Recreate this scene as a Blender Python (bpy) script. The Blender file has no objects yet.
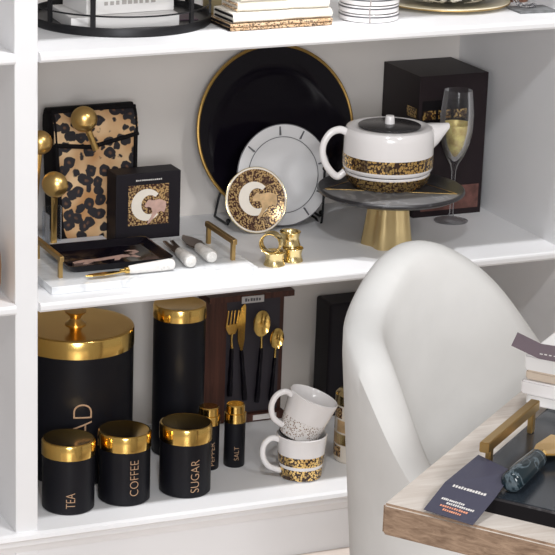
import bpy, bmesh, math, random
from mathutils import Vector, Matrix
random.seed(4)
PI = math.pi
scene = bpy.context.scene
col = scene.collection
R = math.radians

# ------------------------------------------------------------------ camera
cd = bpy.data.cameras.new('camera'); cam = bpy.data.objects.new('camera', cd); col.objects.link(cam)
CX = Vector((0.93655064, -0.35037923, 0.01035854)); CY = Vector((0.10596847, 0.31117066, 0.94442761)); CF = Vector((0.3341311, 0.8834066, -0.32855623))
m = Matrix.Identity(4)
for i in range(3):
    m[i][0] = CX[i]; m[i][1] = CY[i]; m[i][2] = -CF[i]
m[0][3], m[1][3], m[2][3] = -1.2705, -3.7242, 1.2411
cam.matrix_world = m
cd.sensor_width = 36; cd.sensor_fit = 'HORIZONTAL'
cd.lens = 2350.67 * 36 / 555
cd.shift_x = (277.5 - 110.91) / 555; cd.shift_y = (371.39 - 277.5) / 555
cd.clip_start = 0.05; cd.clip_end = 60
scene.camera = cam

# ------------------------------------------------------------------ world, lights, exposure
w = bpy.data.worlds.new('world'); scene.world = w; w.use_nodes = True
bg = w.node_tree.nodes['Background']; bg.inputs[0].default_value = (1.0, 0.94, 0.88, 1); bg.inputs[1].default_value = 0.32
def area(name, loc, target, size, energy, color=(1, 1, 1)):
    l = bpy.data.lights.new(name, 'AREA'); l.shape = 'DISK'; l.size = size; l.energy = energy; l.color = color
    o = bpy.data.objects.new(name, l); col.objects.link(o); o.location = loc
    o.rotation_euler = (Vector(target) - Vector(loc)).to_track_quat('-Z', 'Y').to_euler()
    return o
def spot(loc, target, energy, half, color):
    l = bpy.data.lights.new('ceiling_spot', 'SPOT'); l.energy = energy; l.spot_size = R(half * 2); l.spot_blend = .45; l.shadow_soft_size = .045; l.color = color
    o = bpy.data.objects.new('ceiling_spot', l); col.objects.link(o); o.location = loc
    o.rotation_euler = (Vector(target) - Vector(loc)).to_track_quat('-Z', 'Y').to_euler()
for sx in (0.15, 0.85): spot((sx, -0.36, 2.25), (sx, 0.22, 0.0), 95, 19, (1, 0.99, 1.0))
area('ceiling_lamp', (-0.5, -2.05, 2.15), (0.5, 0.1, 0.0), 0.18, 17, (0.97, 0.98, 1.0))
area('ceiling_lamp', (0.9, -3.2, 2.15), (0.5, 0.1, -0.1), 0.5, 24, (1, 0.98, 0.96))
area('frontal_fill', (-1.3, -4.9, 1.1), (0.5, 0.2, -0.1), 1.6, 100, (0.98, 0.98, 1.0))  # added fill from behind the camera to brighten the shelf interior, no actual window
vs = scene.view_settings
vs.view_transform = 'Standard'; vs.look = 'None'; vs.gamma = 1.0; vs.use_curve_mapping = False; vs.exposure = 0.10

# ------------------------------------------------------------------ materials
def newmat(name):
    m = bpy.data.materials.new(name); m.use_nodes = True
    return m, m.node_tree.nodes, m.node_tree.links, m.node_tree.nodes['Principled BSDF']
def mat(name, c, rough=0.5, metal=0.0, noise=0.0, nscale=20, bump=0.0, bscale=60, spec=0.5, coat=0.0, trans=0.0, ior=1.45):
    m, n, l, b = newmat(name)
    b.inputs['Base Color'].default_value = (*c, 1); b.inputs['Roughness'].default_value = rough; b.inputs['Metallic'].default_value = metal
    b.inputs['Specular IOR Level'].default_value = spec; b.inputs['Coat Weight'].default_value = coat
    b.inputs['Transmission Weight'].default_value = trans; b.inputs['IOR'].default_value = ior
    tc = n.new('ShaderNodeTexCoord')
    if noise:
        t = n.new('ShaderNodeTexNoise'); t.inputs['Scale'].default_value = nscale; t.inputs['Detail'].default_value = 4
        l.new(tc.outputs['Object'], t.inputs['Vector'])
        r = n.new('ShaderNodeValToRGB'); r.color_ramp.elements[0].position = .3; r.color_ramp.elements[1].position = .7
        r.color_ramp.elements[0].color = (*[x * (1 - noise) for x in c], 1); r.color_ramp.elements[1].color = (*[min(1, x * (1 + noise)) for x in c], 1)
        l.new(t.outputs[0], r.inputs[0]); l.new(r.outputs[0], b.inputs['Base Color'])
    if bump:
        t = n.new('ShaderNodeTexNoise'); t.inputs['Scale'].default_value = bscale; t.inputs['Detail'].default_value = 3
        l.new(tc.outputs['Object'], t.inputs['Vector'])
        bp = n.new('ShaderNodeBump'); bp.inputs['Strength'].default_value = bump; bp.inputs['Distance'].default_value = .01
        l.new(t.outputs[0], bp.inputs['Height']); l.new(bp.outputs[0], b.inputs['Normal'])
    return m
def leopard(name, scale, base, base2, dark, core, distort=.35, rough=.7, c1=.17, c2=.43):
    m, n, l, b = newmat(name); b.inputs['Roughness'].default_value = rough
    tc = n.new('ShaderNodeTexCoord')
    nz = n.new('ShaderNodeTexNoise'); nz.inputs['Scale'].default_value = scale * 1.3; nz.inputs['Detail'].default_value = 2
    l.new(tc.outputs['Object'], nz.inputs['Vector'])
    sub = n.new('ShaderNodeVectorMath'); sub.operation = 'SUBTRACT'; sub.inputs[1].default_value = (.5, .5, .5); l.new(nz.outputs['Color'], sub.inputs[0])
    sc = n.new('ShaderNodeVectorMath'); sc.operation = 'SCALE'; sc.inputs['Scale'].default_value = distort * 2 / scale; l.new(sub.outputs[0], sc.inputs[0])
    ad = n.new('ShaderNodeVectorMath'); l.new(tc.outputs['Object'], ad.inputs[0]); l.new(sc.outputs[0], ad.inputs[1])
    v = n.new('ShaderNodeTexVoronoi'); v.inputs['Scale'].default_value = scale; v.inputs['Randomness'].default_value = .8; l.new(ad.outputs[0], v.inputs['Vector'])
    r = n.new('ShaderNodeValToRGB'); e = r.color_ramp.elements
    e[0].position = 0; e[0].color = (1, 1, 1, 1); e[1].position = c1; e[1].color = (0, 0, 0, 1)
    m1 = n.new('ShaderNodeMix'); m1.data_type = 'RGBA'; m1.inputs[6].default_value = (*dark, 1); m1.inputs[7].default_value = (*core, 1)
    l.new(v.outputs['Distance'], r.inputs[0]); l.new(r.outputs[0], m1.inputs[0])
    r2 = n.new('ShaderNodeValToRGB'); e = r2.color_ramp.elements; e[0].position = c2 - .03; e[0].color = (0, 0, 0, 1); e[1].position = c2 + .02; e[1].color = (1, 1, 1, 1)
    l.new(v.outputs['Distance'], r2.inputs[0])
    n2 = n.new('ShaderNodeTexNoise'); n2.inputs['Scale'].default_value = scale * .35; l.new(tc.outputs['Object'], n2.inputs['Vector'])
    r3 = n.new('ShaderNodeValToRGB'); e = r3.color_ramp.elements; e[0].position = .35; e[0].color = (*base, 1); e[1].position = .65; e[1].color = (*base2, 1); l.new(n2.outputs[0], r3.inputs[0])
    m2 = n.new('ShaderNodeMix'); m2.data_type = 'RGBA'; l.new(r2.outputs[0], m2.inputs[0]); l.new(m1.outputs[2], m2.inputs[6]); l.new(r3.outputs[0], m2.inputs[7])
    l.new(m2.outputs[2], b.inputs['Base Color'])
    return m
def gold_dots(name, scale, gold=(.85, .58, .2), ground=(.03, .015, .01), thr=.42, metal=1.0, patch=True):
    # gold foil spots on a dark ground
    m, n, l, b = newmat(name); b.inputs['Roughness'].default_value = .25
    tc = n.new('ShaderNodeTexCoord')
    v = n.new('ShaderNodeTexVoronoi'); v.inputs['Scale'].default_value = scale; v.inputs['Randomness'].default_value = .9; l.new(tc.outputs['Object'], v.inputs['Vector'])
    r = n.new('ShaderNodeValToRGB'); e = r.color_ramp.elements; e[0].position = thr - .04; e[0].color = (1, 1, 1, 1); e[1].position = thr + .04; e[1].color = (0, 0, 0, 1)
    l.new(v.outputs['Distance'], r.inputs[0]); fac = r.outputs[0]
    if patch:
        nz = n.new('ShaderNodeTexNoise'); nz.inputs['Scale'].default_value = scale * .16; l.new(tc.outputs['Object'], nz.inputs['Vector'])
        r2 = n.new('ShaderNodeValToRGB'); e = r2.color_ramp.elements; e[0].position = .36; e[0].color = (.12, .12, .12, 1); e[1].position = .46; e[1].color = (1, 1, 1, 1)
        l.new(nz.outputs[0], r2.inputs[0])
        mu = n.new('ShaderNodeMath'); mu.operation = 'MULTIPLY'; l.new(fac, mu.inputs[0]); l.new(r2.outputs[0], mu.inputs[1]); fac = mu.outputs[0]
    mx = n.new('ShaderNodeMix'); mx.data_type = 'RGBA'; mx.inputs[6].default_value = (*ground, 1); mx.inputs[7].default_value = (*gold, 1)
    l.new(fac, mx.inputs[0]); l.new(mx.outputs[2], b.inputs['Base Color'])
    mm = n.new('ShaderNodeMath'); mm.operation = 'MULTIPLY'; mm.inputs[1].default_value = metal; l.new(fac, mm.inputs[0]); l.new(mm.outputs[0], b.inputs['Metallic'])
    return m
def wood(name, c1, c2, scale=(2, 30, 30), rough=.55, spec=.4):
    m, n, l, b = newmat(name); b.inputs['Roughness'].default_value = rough; b.inputs['Specular IOR Level'].default_value = spec
    tc = n.new('ShaderNodeTexCoord'); mp = n.new('ShaderNodeMapping'); mp.inputs['Scale'].default_value = scale; l.new(tc.outputs['Object'], mp.inputs['Vector'])
    t = n.new('ShaderNodeTexNoise'); t.inputs['Scale'].default_value = 3; t.inputs['Detail'].default_value = 8; t.inputs['Roughness'].default_value = .65; t.inputs['Distortion'].default_value = .6
    l.new(mp.outputs[0], t.inputs['Vector'])
    r = n.new('ShaderNodeValToRGB'); e = r.color_ramp.elements; e[0].position = .32; e[0].color = (*c1, 1); e[1].position = .68; e[1].color = (*c2, 1)
    l.new(t.outputs[0], r.inputs[0]); l.new(r.outputs[0], b.inputs['Base Color'])
    bp = n.new('ShaderNodeBump'); bp.inputs['Strength'].default_value = .15; bp.inputs['Distance'].default_value = .002; l.new(t.outputs[0], bp.inputs['Height']); l.new(bp.outputs[0], b.inputs['Normal'])
    return m
def marble(name, c1, c2, scale=9, rough=.25, lo=.46, hi=.5):
    m, n, l, b = newmat(name); b.inputs['Roughness'].default_value = rough
    tc = n.new('ShaderNodeTexCoord')
    t = n.new('ShaderNodeTexNoise'); t.inputs['Scale'].default_value = scale; t.inputs['Detail'].default_value = 8; t.inputs['Distortion'].default_value = 1.2; l.new(tc.outputs['Object'], t.inputs['Vector'])
    r = n.new('ShaderNodeValToRGB'); e = r.color_ramp.elements; e[0].position = lo; e[0].color = (*c1, 1); e[1].position = hi; e[1].color = (*c2, 1)
    x = e.new(hi + .04); x.color = (*c1, 1)
    l.new(t.outputs[0], r.inputs[0]); l.new(r.outputs[0], b.inputs['Base Color'])
    return m
M = {}
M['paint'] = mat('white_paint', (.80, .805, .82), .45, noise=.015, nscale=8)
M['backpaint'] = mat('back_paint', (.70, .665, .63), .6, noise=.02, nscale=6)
M['gold'] = mat('polished_gold', (.90, .60, .18), .16, 1.0)
M['goldsoft'] = mat('brushed_gold', (.80, .54, .20), .28, 1.0)
M['goldfoot'] = mat('pale_brushed_gold', (.72, .57, .30), .4, 1.0)
M['goldpale'] = mat('pale_gold', (.85, .68, .34), .22, 1.0)
M['brass'] = mat('aged_brass', (.50, .34, .14), .38, 1.0)
M['black'] = mat('satin_black', (.007, .007, .010), .42, spec=.25)
M['blackgloss'] = mat('gloss_black', (.004, .003, .006), .12, spec=.3)
M['blackmatt'] = mat('matt_black', (.007, .006, .007), .8, spec=.15)
M['blackcard'] = mat('black_card', (.010, .008, .012), .55, spec=.3)
M['browncard'] = mat('dark_box_card', (.014, .008, .010), .5, spec=.3)
M['iron'] = mat('black_iron', (.015, .015, .017), .4, .4)
M['ceramic'] = mat('white_ceramic', (.84, .82, .82), .16, coat=.3)
M['enamel'] = mat('grey_white_enamel', (.67, .67, .68), .2, coat=.3)
M['greyline'] = mat('grey_line', (.10, .10, .11), .4)
M['cloth'] = mat('cream_cloth', (.80, .76, .68), .9, bump=.25, bscale=250)
M['marble'] = marble('white_marble', (.78, .80, .82), (.66, .68, .70), 8)
M['greenmarble'] = marble('dark_green_marble', (.008, .018, .024), (.09, .12, .14), 26, .12)
M['slate'] = marble('dark_slate', (.022, .021, .024), (.06, .06, .065), 14, .36)
M['greymarble'] = marble('grey_marble', (.15, .15, .155), (.26, .26, .27), 14, .4)
M['ivory'] = marble('ivory_handle', (.82, .80, .77), (.66, .65, .62), 30, .3)
M['text'] = mat('copper_lettering', (.52, .33, .20), .5)
M['textwhite'] = mat('pale_lettering', (.70, .68, .66), .6)
M['textorange'] = mat('orange_lettering', (.75, .32, .20), .6)
M['darkwood'] = wood('dark_walnut', (.030, .010, .007), (.10, .035, .022), (40, 40, 2), .45)
M['tablewood'] = wood('pale_oak', (.56, .49, .43), (.76, .71, .66), (2.5, 22, 22), .55)
M['tableedge'] = wood('oak_edge', (.16, .10, .065), (.36, .25, .17), (14, 14, 60), .7)
M['floor'] = wood('floor_boards', (.56, .48, .42), (.70, .62, .56), (2, 14, 14), .4)
M['chair'] = mat('white_cover_fabric', (.72, .72, .71), .85, noise=.03, nscale=14, bump=.5, bscale=7)
def thin_glass(name, tint, k):
    m, n, l, b = newmat(name); out = n['Material Output']; n.remove(b)
    tr = n.new('ShaderNodeBsdfTransparent'); tr.inputs[0].default_value = (*tint, 1)
    gl = n.new('ShaderNodeBsdfGlossy'); gl.inputs['Roughness'].default_value = .12
    fr = n.new('ShaderNodeLayerWeight'); fr.inputs['Blend'].default_value = k
    df = n.new('ShaderNodeBsdfDiffuse'); df.inputs[0].default_value = (.9, .9, .92, 1)  # white mixed in at grazing angles, painting bright glints along the edges
    ad = n.new('ShaderNodeMixShader'); ad.inputs[0].default_value = .35; l.new(gl.outputs[0], ad.inputs[1]); l.new(df.outputs[0], ad.inputs[2])
    mx = n.new('ShaderNodeMixShader'); l.new(fr.outputs['Fresnel'], mx.inputs[0]); l.new(tr.outputs[0], mx.inputs[1]); l.new(ad.outputs[0], mx.inputs[2]); l.new(mx.outputs[0], out.inputs[0])
    return m
M['glass'] = thin_glass('clear_glass', (.95, .95, .96), .26)
M['acrylic'] = thin_glass('clear_acrylic', (.93, .95, .98), .2)
M['leopard'] = leopard('leopard_fabric', 44, (.46, .23, .085), (.70, .49, .28), (.010, .008, .012), (.20, .09, .045), c1=.20, c2=.51, distort=.28)
M['leopardfine'] = leopard('fine_leopard_cloth', 260, (.55, .36, .20), (.70, .52, .34), (.05, .025, .015), (.25, .14, .07))
M['golddots'] = gold_dots('gold_leopard_foil', 230, (.85, .58, .22), (.035, .016, .010), .52)
M['golddotsbig'] = gold_dots('gold_leopard_print', 260, (.72, .48, .22), (.055, .022, .016), .50, .5)
M['dotswhite'] = gold_dots('brown_speckle_on_white', 300, (.22, .12, .07), (.82, .80, .79), .36, .0)
M['pink'] = mat('dusky_pink_print', (.58, .38, .32), .6, noise=.15, nscale=80)
M['tan'] = mat('tan_animal_print', (.62, .42, .22), .5, noise=.25, nscale=60)
M['cream'] = mat('cream_print', (.84, .78, .69), .5)
M['tag'] = mat('slate_blue_card', (.058, .058, .090), .5)
M['tagbrown'] = mat('mauve_brown_card', (.13, .095, .115), .5)
M['goldleaf'] = mat('gold_leaf_in_glass', (.95, .70, .30), .35, .5, noise=.3, nscale=90)
M['brownleather'] = mat('tan_brown_glaze', (.40, .22, .09), .5, noise=.3, nscale=25)
M['bladedark'] = mat('bronze_steel', (.16, .11, .085), .3, .8)
M['whitecard'] = mat('white_card', (.80, .79, .78), .6)
M['beigecard'] = mat('beige_card', (.62, .52, .42), .6)
M['pattern'] = leopard('black_white_pattern', 42, (.8, .78, .74), (.75, .68, .58), (.02, .02, .02), (.10, .08, .07), distort=.9, rough=.3, c1=.05, c2=.56)

# ------------------------------------------------------------------ helpers
def link(name, me, m, parent=None, smooth=False):
    o = bpy.data.objects.new(name, me); col.objects.link(o)
    if m: me.materials.append(m)
    if smooth:
        for p in me.polygons: p.use_smooth = True
    if parent: o.parent = parent
    return o
def obj(name, bm, m, parent=None, smooth=False, recalc=True):
    if recalc: bmesh.ops.recalc_face_normals(bm, faces=bm.faces)
    me = bpy.data.meshes.new(name); bm.to_mesh(me); bm.free()
    o = link(name, me, m, parent, False)
    if smooth:
        for p in me.polygons: p.use_smooth = True
        me.set_sharp_from_angle(angle=R(38))
    return o
def thing(name, label, cat, loc=(0, 0, 0), rotz=0, group=None):
    o = bpy.data.objects.new(name, None); col.objects.link(o); o.location = loc; o.rotation_euler = (0, 0, rotz)
    o.empty_display_size = .02
    o['label'] = label; o['category'] = cat
    if group: o['group'] = group
    return o
def tag(o, label, cat, group=None):
    o['label'] = label; o['category'] = cat
    if group: o['group'] = group
    return o
def struct(o): o['kind'] = 'structure'; return o
def setl(o, s): o['label'] = s; return o
def copy_tree(o, label, parent=None):
    c = o.copy(); col.objects.link(c)
    if parent: c.parent = parent
    if label: c['label'] = label
    for ch in list(o.children): copy_tree(ch, None, c)
    return c
def bx(bm, x0, x1, y0, y1, z0, z1, bev=0.0, seg=2):
    r = bmesh.ops.create_cube(bm, size=1.0)['verts']
    for v in r:
        v.co = Vector(((x0 + x1) / 2 + v.co.x * (x1 - x0), (y0 + y1) / 2 + v.co.y * (y1 - y0), (z0 + z1) / 2 + v.co.z * (z1 - z0)))
    if bev:
        es = list({e for v in r for e in v.link_edges})
        bmesh.ops.bevel(bm, geom=es, offset=bev, segments=seg, affect='EDGES', profile=.5)
    return bm
def B(x0, x1, y0, y1, z0, z1, bev=0.0, seg=2): return bx(bmesh.new(), x0, x1, y0, y1, z0, z1, bev, seg)
def lathe(prof, seg=64, bm=None, c=(0, 0, 0), closed=False):
    bm = bm or bmesh.new(); rings = []
    for r, z in prof:
        if r < 1e-6: rings.append([bm.verts.new((c[0], c[1], c[2] + z))])
        else: rings.append([bm.verts.new((c[0] + r * math.cos(2 * PI * k / seg), c[1] + r * math.sin(2 * PI * k / seg), c[2] + z)) for k in range(seg)])
    n = len(rings)
    for i in range(n if closed else n - 1):
        a, b = rings[i], rings[(i + 1) % n]
        for k in range(seg):
            k2 = (k + 1) % seg
            if len(a) == 1 and len(b) == 1: continue
            if len(a) == 1: bm.faces.new((a[0], b[k], b[k2]))
            elif len(b) == 1: bm.faces.new((a[k], a[k2], b[0]))
            else: bm.faces.new((a[k], a[k2], b[k2], b[k]))
    return bm
def tube(pts, rad, seg=10, bm=None, cyclic=False, flat=None):
    bm = bm or bmesh.new(); pts = [Vector(p) for p in pts]; n = len(pts); rings = []
    rads = rad if isinstance(rad, (list, tuple)) else [rad] * n
    up = None
    for i in range(n):
        if cyclic: t = pts[(i + 1) % n] - pts[i - 1]
        else: t = pts[min(i + 1, n - 1)] - pts[max(i - 1, 0)]
        t.normalize()
        if up is None:
            up = Vector((0, 0, 1)) if abs(t.z) < .9 else Vector((1, 0, 0))
        s = t.cross(up); s.normalize(); u = s.cross(t); u.normalize(); up = u
        ring = []
        for k in range(seg):
            a = 2 * PI * k / seg
            x, y = math.cos(a) * rads[i], math.sin(a) * rads[i]
            if flat: y *= flat
            ring.append(bm.verts.new(pts[i] + s * x + u * y))
        rings.append(ring)
    for i in range(n if cyclic else n - 1):
        a, b = rings[i], rings[(i + 1) % n]
        for k in range(seg): bm.faces.new((a[k], a[(k + 1) % seg], b[(k + 1) % seg], b[k]))
    if not cyclic:
        bm.faces.new(rings[0][::-1]); bm.faces.new(rings[-1])
    return bm
def prism(poly, z0, z1, bm=None):
    bm = bm or bmesh.new()
    a = [bm.verts.new((x, y, z0)) for x, y in poly]; b = [bm.verts.new((x, y, z1)) for x, y in poly]
    bm.faces.new(a[::-1]); bm.faces.new(b); n = len(poly)
    for k in range(n): bm.faces.new((a[k], a[(k + 1) % n], b[(k + 1) % n], b[k]))
    return bm
def xf(bm, M4):
    bmesh.ops.transform(bm, matrix=M4, verts=bm.verts); return bm
def smoothcurve(pts, n=8):
    P = [Vector(p) for p in pts]; out = []
    for i in range(len(P) - 1):
        p0, p1, p2, p3 = P[max(i - 1, 0)], P[i], P[i + 1], P[min(i + 2, len(P) - 1)]
        for k in range(n):
            t = k / n
            out.append(.5 * ((2 * p1) + (p2 - p0) * t + (2 * p0 - 5 * p1 + 4 * p2 - p3) * t * t + (3 * p1 - p0 - 3 * p2 + p3) * t ** 3))
    out.append(P[-1]); return out
UP = Matrix.Rotation(PI / 2, 4, 'X')      # lays an XY drawing upright facing -Y
def text_bm(s, height, depth=.0004):
    c = bpy.data.curves.new('txt', 'FONT'); c.body = s; c.size = 1; c.extrude = 0; c.offset = -.016; c.align_x = 'LEFT'
    o = bpy.data.objects.new('txt', c); col.objects.link(o)
    dg = bpy.context.evaluated_depsgraph_get(); me = bpy.data.meshes.new_from_object(o.evaluated_get(dg))
    bpy.data.objects.remove(o); bpy.data.curves.remove(c)
    bm = bmesh.new(); bm.from_mesh(me); bpy.data.meshes.remove(me)
    xs = [v.co.x for v in bm.verts]; ys = [v.co.y for v in bm.verts]
    k = height / (max(ys) - min(ys)); x0 = min(xs); y0 = (min(ys) + max(ys)) / 2
    for v in bm.verts: v.co = Vector(((v.co.x - x0) * k, (v.co.y - y0) * k, 0))
    r = bmesh.ops.extrude_face_region(bm, geom=bm.faces[:])
    for g in r['geom']:
        if isinstance(g, bmesh.types.BMVert): g.co.z += depth
    return bm, (max(xs) - x0) * k
def text_on_cyl(s, height, length, rad, az, z0, depth=.0006):
    """vertical lettering, read from bottom to top, wrapped round an upright cylinder"""
    bm, L = text_bm(s, height, depth)
    for _ in range(2):
        es = [e for e in bm.edges if e.calc_length() > .004]
        if es: bmesh.ops.subdivide_edges(bm, edges=es, cuts=1); bmesh.ops.triangulate(bm, faces=bm.faces[:])
    for v in bm.verts:
        x, y, z = v.co; zz = z0 + x * length / L; a = az + (-y) / rad; rr = rad + .0003 + z
        v.co = Vector((rr * math.cos(a), rr * math.sin(a), zz))
    return bm
def cam_az(x, y, px_off=0.0):
    a = math.atan2(-3.7242 - y, -1.2705 - x); return a + px_off

ZB = -0.433; ZT = 0.443; ZFL = -0.558; D = 0.445; W = 1.054

# ------------------------------------------------------------------ the room
struct(obj('floor', B(-3, 4, -5, 2, ZFL - .05, ZFL), M['floor']))
struct(obj('wall_back', B(-3, 4, D + .02, D + .12, ZFL, 2.3), M['paint']))
# shelving unit: fixed joinery
def nosing(x0, x1, ztop, th=.017, proj=.012):
    """rounded front edge of a shelf, with rounded ends"""
    bm = bmesh.new()
    prof = [(0.002, 0), (-proj + .004, 0), (-proj + .001, -.002), (-proj, -.005), (-proj, -th + .005), (-proj + .003, -th + .001), (0.002, -th)]
    ring = []
    for x in (x0, x1):
        ring.append([bm.verts.new((x, y, ztop + z)) for y, z in prof])
    n = len(prof)
    for k in range(n): bm.faces.new((ring[0][k], ring[0][(k + 1) % n], ring[1][(k + 1) % n], ring[1][k]))
    bm.faces.new(ring[0]); bm.faces.new(ring[1][::-1])
    return bm
unit = thing('shelving_unit', 'white painted built-in shelving unit with dividers and moulded shelf edges', 'shelving', (0, 0, ZFL))
unit['kind'] = 'structure'; del unit['category']
def upart(name, bm, m='paint', smooth=False):
    xf(bm, Matrix.Translation((0, 0, -ZFL)))
    return obj(name, bm, M[m], unit, smooth)
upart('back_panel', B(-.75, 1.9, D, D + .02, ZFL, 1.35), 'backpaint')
for x0, x1 in ((-.042, 0), (W, W + .042), (-.79, -.75), (1.86, 1.9)):
    upart('divider', B(x0, x1, 0, D, ZFL, 1.35, .002))
for a, b in ((-.75, -.042), (0, W), (W + .042, 1.86)):
    for z in (ZB, 0, ZT, .885, 1.33):
        sh = upart('shelf', B(a, b, 0.002, D, z - .017, z))
        if z == ZB: continue
        bm = nosing(a + .001, b - .001, z); upart('shelf_edge', bm, 'paint')
# base moulding below the lowest shelf and plinth
bm = bmesh.new(); prof = [(.002, 0), (-.006, 0), (-.014, -.003), (-.016, -.010), (-.013, -.014), (-.008, -.016), (-.008, -.024), (-.004, -.030), (0, -.040), (.004, -.042), (.004, -.125), (.010, -.125), (.010, -.020), (.002, -.020)]
r2 = [[bm.verts.new((x, y, ZB + z)) for y, z in prof] for x in (-.79, 1.9)]
n = len(prof)
for k in range(n): bm.faces.new((r2[0][k], r2[0][(k + 1) % n], r2[1][(k + 1) % n], r2[1][k]))
bm.faces.new(r2[0]); bm.faces.new(r2[1][::-1])
upart('base_moulding', bm)

# ------------------------------------------------------------------ chair
cc = Vector((.45, -.85)); F = Vector((math.cos(-.8), math.sin(-.8))); S = Vector((-F.y, F.x))
rimpts = [(-180, -.085), (-130, -.085), (-112, -.08), (-100, -.07), (-85, -.035), (-75, .005), (-63, .066), (-52, .119), (-41, .149), (-28, .163), (-14, .172), (-1, .193), (9, .219), (18, .237), (28, .244), (37, .237), (46, .223), (53, .206), (61, .184), (69, .151), (75, .124), (83, .077), (95, .02), (108, -.05), (120, -.08), (140, -.085), (180, -.085)]
def rimz(t):
    for (a, za), (b, zb) in zip(rimpts, rimpts[1:]):
        if a <= t <= b:
            k = (t - a) / (b - a); return za + (zb - za) * k
def rimzs(t):
    s = 0; 
    for d in (-6, -3, 0, 3, 6): s += rimz((t + d + 180) % 360 - 180)
    return s / 5 + .003
def cpos(t, scale, z, off=0):
    t = R(t); v = cc - F * (.25 * scale - off) * math.cos(t) + S * (.26 * scale - off) * math.sin(t)
    return Vector((v.x - cc.x, v.y - cc.y, z - ZFL))
ch = thing('tub_chair', 'white fabric covered tub chair with curved sloping back, beside the wooden table', 'chair', (cc.x, cc.y, ZFL))
bm = bmesh.new(); N = 144; rows = []
for k in range(N):
    t = -180 + 360 * k / N; zr = rimzs(t); rr = []
    ripple = 1 + .004 * math.sin(R(t) * 9 + 1) 
    for q in (0, .03, .15, .3, .45, .6, .75, .88, .96):
        z = ZFL + (zr - .018 - ZFL) * q
        sc = .76 + .24 * q ** .85
        rr.append(cpos(t, sc * (1 + (ripple - 1) * (1 - q) * 2), z))
    for ang in (20, 40, 60, 80, 100, 120, 140, 160):
        a = R(ang); rr.append(cpos(t, 1, zr - .024 + .028 * math.sin(a), off=.032 - .032 * math.cos(a)))
    seatz = -.20
    for q in (.0, .05, .12, .22, .35, .5, .7, .85, 1):
        z = zr - .036 + (seatz - zr + .036) * q
        rr.append(cpos(t, 1 - .17 * q * (1 if zr > -.05 else .5), z, off=.066 + .035 * q))
    rows.append([bm.verts.new(v) for v in rr])
for k in range(N):
    a, b = rows[k], rows[(k + 1) % N]
    for j in range(len(a) - 1): bm.faces.new((a[j], b[j], b[j + 1], a[j + 1]))
cb = bm.verts.new((0, 0, 0)); 
for k in range(N): bm.faces.new((cb, rows[(k + 1) % N][0], rows[k][0]))
obj('cover', bm, M['chair'], ch, True)
bm = bmesh.new(); rings = []
for (sc, z) in ((.66, -.225), (.68, -.195), (.64, -.178), (.5, -.172), (.3, -.170)):
    rings.append([bm.verts.new(cpos(-180 + 360 * k / 72, sc, z, off=.02)) for k in range(72)])
for a, b in zip(rings, rings[1:]):
    for k in range(72): bm.faces.new((a[k], a[(k + 1) % 72], b[(k + 1) % 72], b[k]))
bm.faces.new(rings[-1]); bm.faces.new(rings[0][::-1])
obj('seat', bm, M['chair'], ch, True)

# ------------------------------------------------------------------ table
TZ = .19; T0 = Vector((-.064, -1.443)); U = Vector((math.cos(R(40)), math.sin(R(40)))); V = Vector((math.cos(R(-54)), math.sin(R(-54))))
def uv(u, v): p = T0 + U * u + V * v; return (p.x - T0.x, p.y - T0.y)
tb = thing('wooden_table', 'pale wooden table with rough brown sawn edges, carrying the black tray', 'table', (T0.x, T0.y, ZFL))
def quad(u0, u1, v0, v1): return [uv(u0, v0), uv(u0, v1), uv(u1, v1), uv(u1, v0)]
bm = prism(quad(0, 1.15, 0, .75), TZ - .040 - ZFL, TZ - ZFL)
bmesh.ops.bevel(bm, geom=bm.edges[:], offset=.003, segments=2, affect='EDGES')
bmesh.ops.recalc_face_normals(bm, faces=bm.faces)
o = obj('table_top', bm, M['tablewood'], tb); o.data.materials.append(M['tableedge'])
for p in o.data.polygons:
    if abs(p.normal.z) < .3 : p.material_index = 1
for (u, v) in ((.16, .42), (1.0, .1), (1.0, .62), (.16, .64)):
    obj('leg', prism(quad(u, u + .06, v, v + .06), 0, TZ - .04 - ZFL), M['tableedge'], tb)

def wuv(u, v, z=0): p = T0 + U * u + V * v; return Vector((p.x, p.y, z))
# tray on the table
TR = .21
t0 = thing('serving_tray', 'black rectangular tray with a gold bar handle, lying on the wooden table', 'tray', (T0.x, T0.y, TZ))
def inv(x, y):
    d = Vector((x, y)) - T0; det = U.x * V.y - U.y * V.x
    return ((d.x * V.y - d.y * V.x) / det, (U.x * d.y - U.y * d.x) / det)
tu, tv = inv(.046, -1.513)      # a point on the near edge
bu, bv = inv(.066, -1.444); bu2, bv2 = inv(.201, -1.333)
su = tu - .002; sv = min(bv, bv2) - .012
bm = prism(quad(su, su + .40, sv, sv + .46), .0, .017)
obj('base', bm, M['blackmatt'], t0)
bm = prism(quad(su, su + .40, sv, sv + .46), .017, .0195); obj('rim', bm, M['slate'], t0)
setl(t0.children[-1], 'thin grey edge line')
bm = prism(quad(su + .003, su + .397, sv + .003, sv + .457), .0195, .0202); obj('surface', bm, mat('tray_dark_glaze', (.018, .024, .032), .22), t0)
def bar_box(p, q, wd, z0, z1, bev=.001):
    p = Vector(p); q = Vector(q); d = (q - p).normalized(); s = Vector((-d.y, d.x)) * wd / 2
    bm = prism([tuple(p - s), tuple(q - s), tuple(q + s), tuple(p + s)], z0, z1)
    if bev: bmesh.ops.bevel(bm, geom=bm.edges[:], offset=bev, segments=2, affect='EDGES')
    return bm
def L2(u, v): return Vector(uv(u, v))
hv = (bv + bv2) / 2
h = obj('handle', bar_box(L2(bu - .002, hv), L2(bu2, hv), .012, .048, .061), M['brass'], t0); setl(h, 'gold bar handle')
for uu in (bu + .018, bu2 - .010):
    p = L2(uu - .005, hv); q = L2(uu + .005, hv)
    obj('post', bar_box(p, q, .007, .0202, .048), M['brass'], h)

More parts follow.
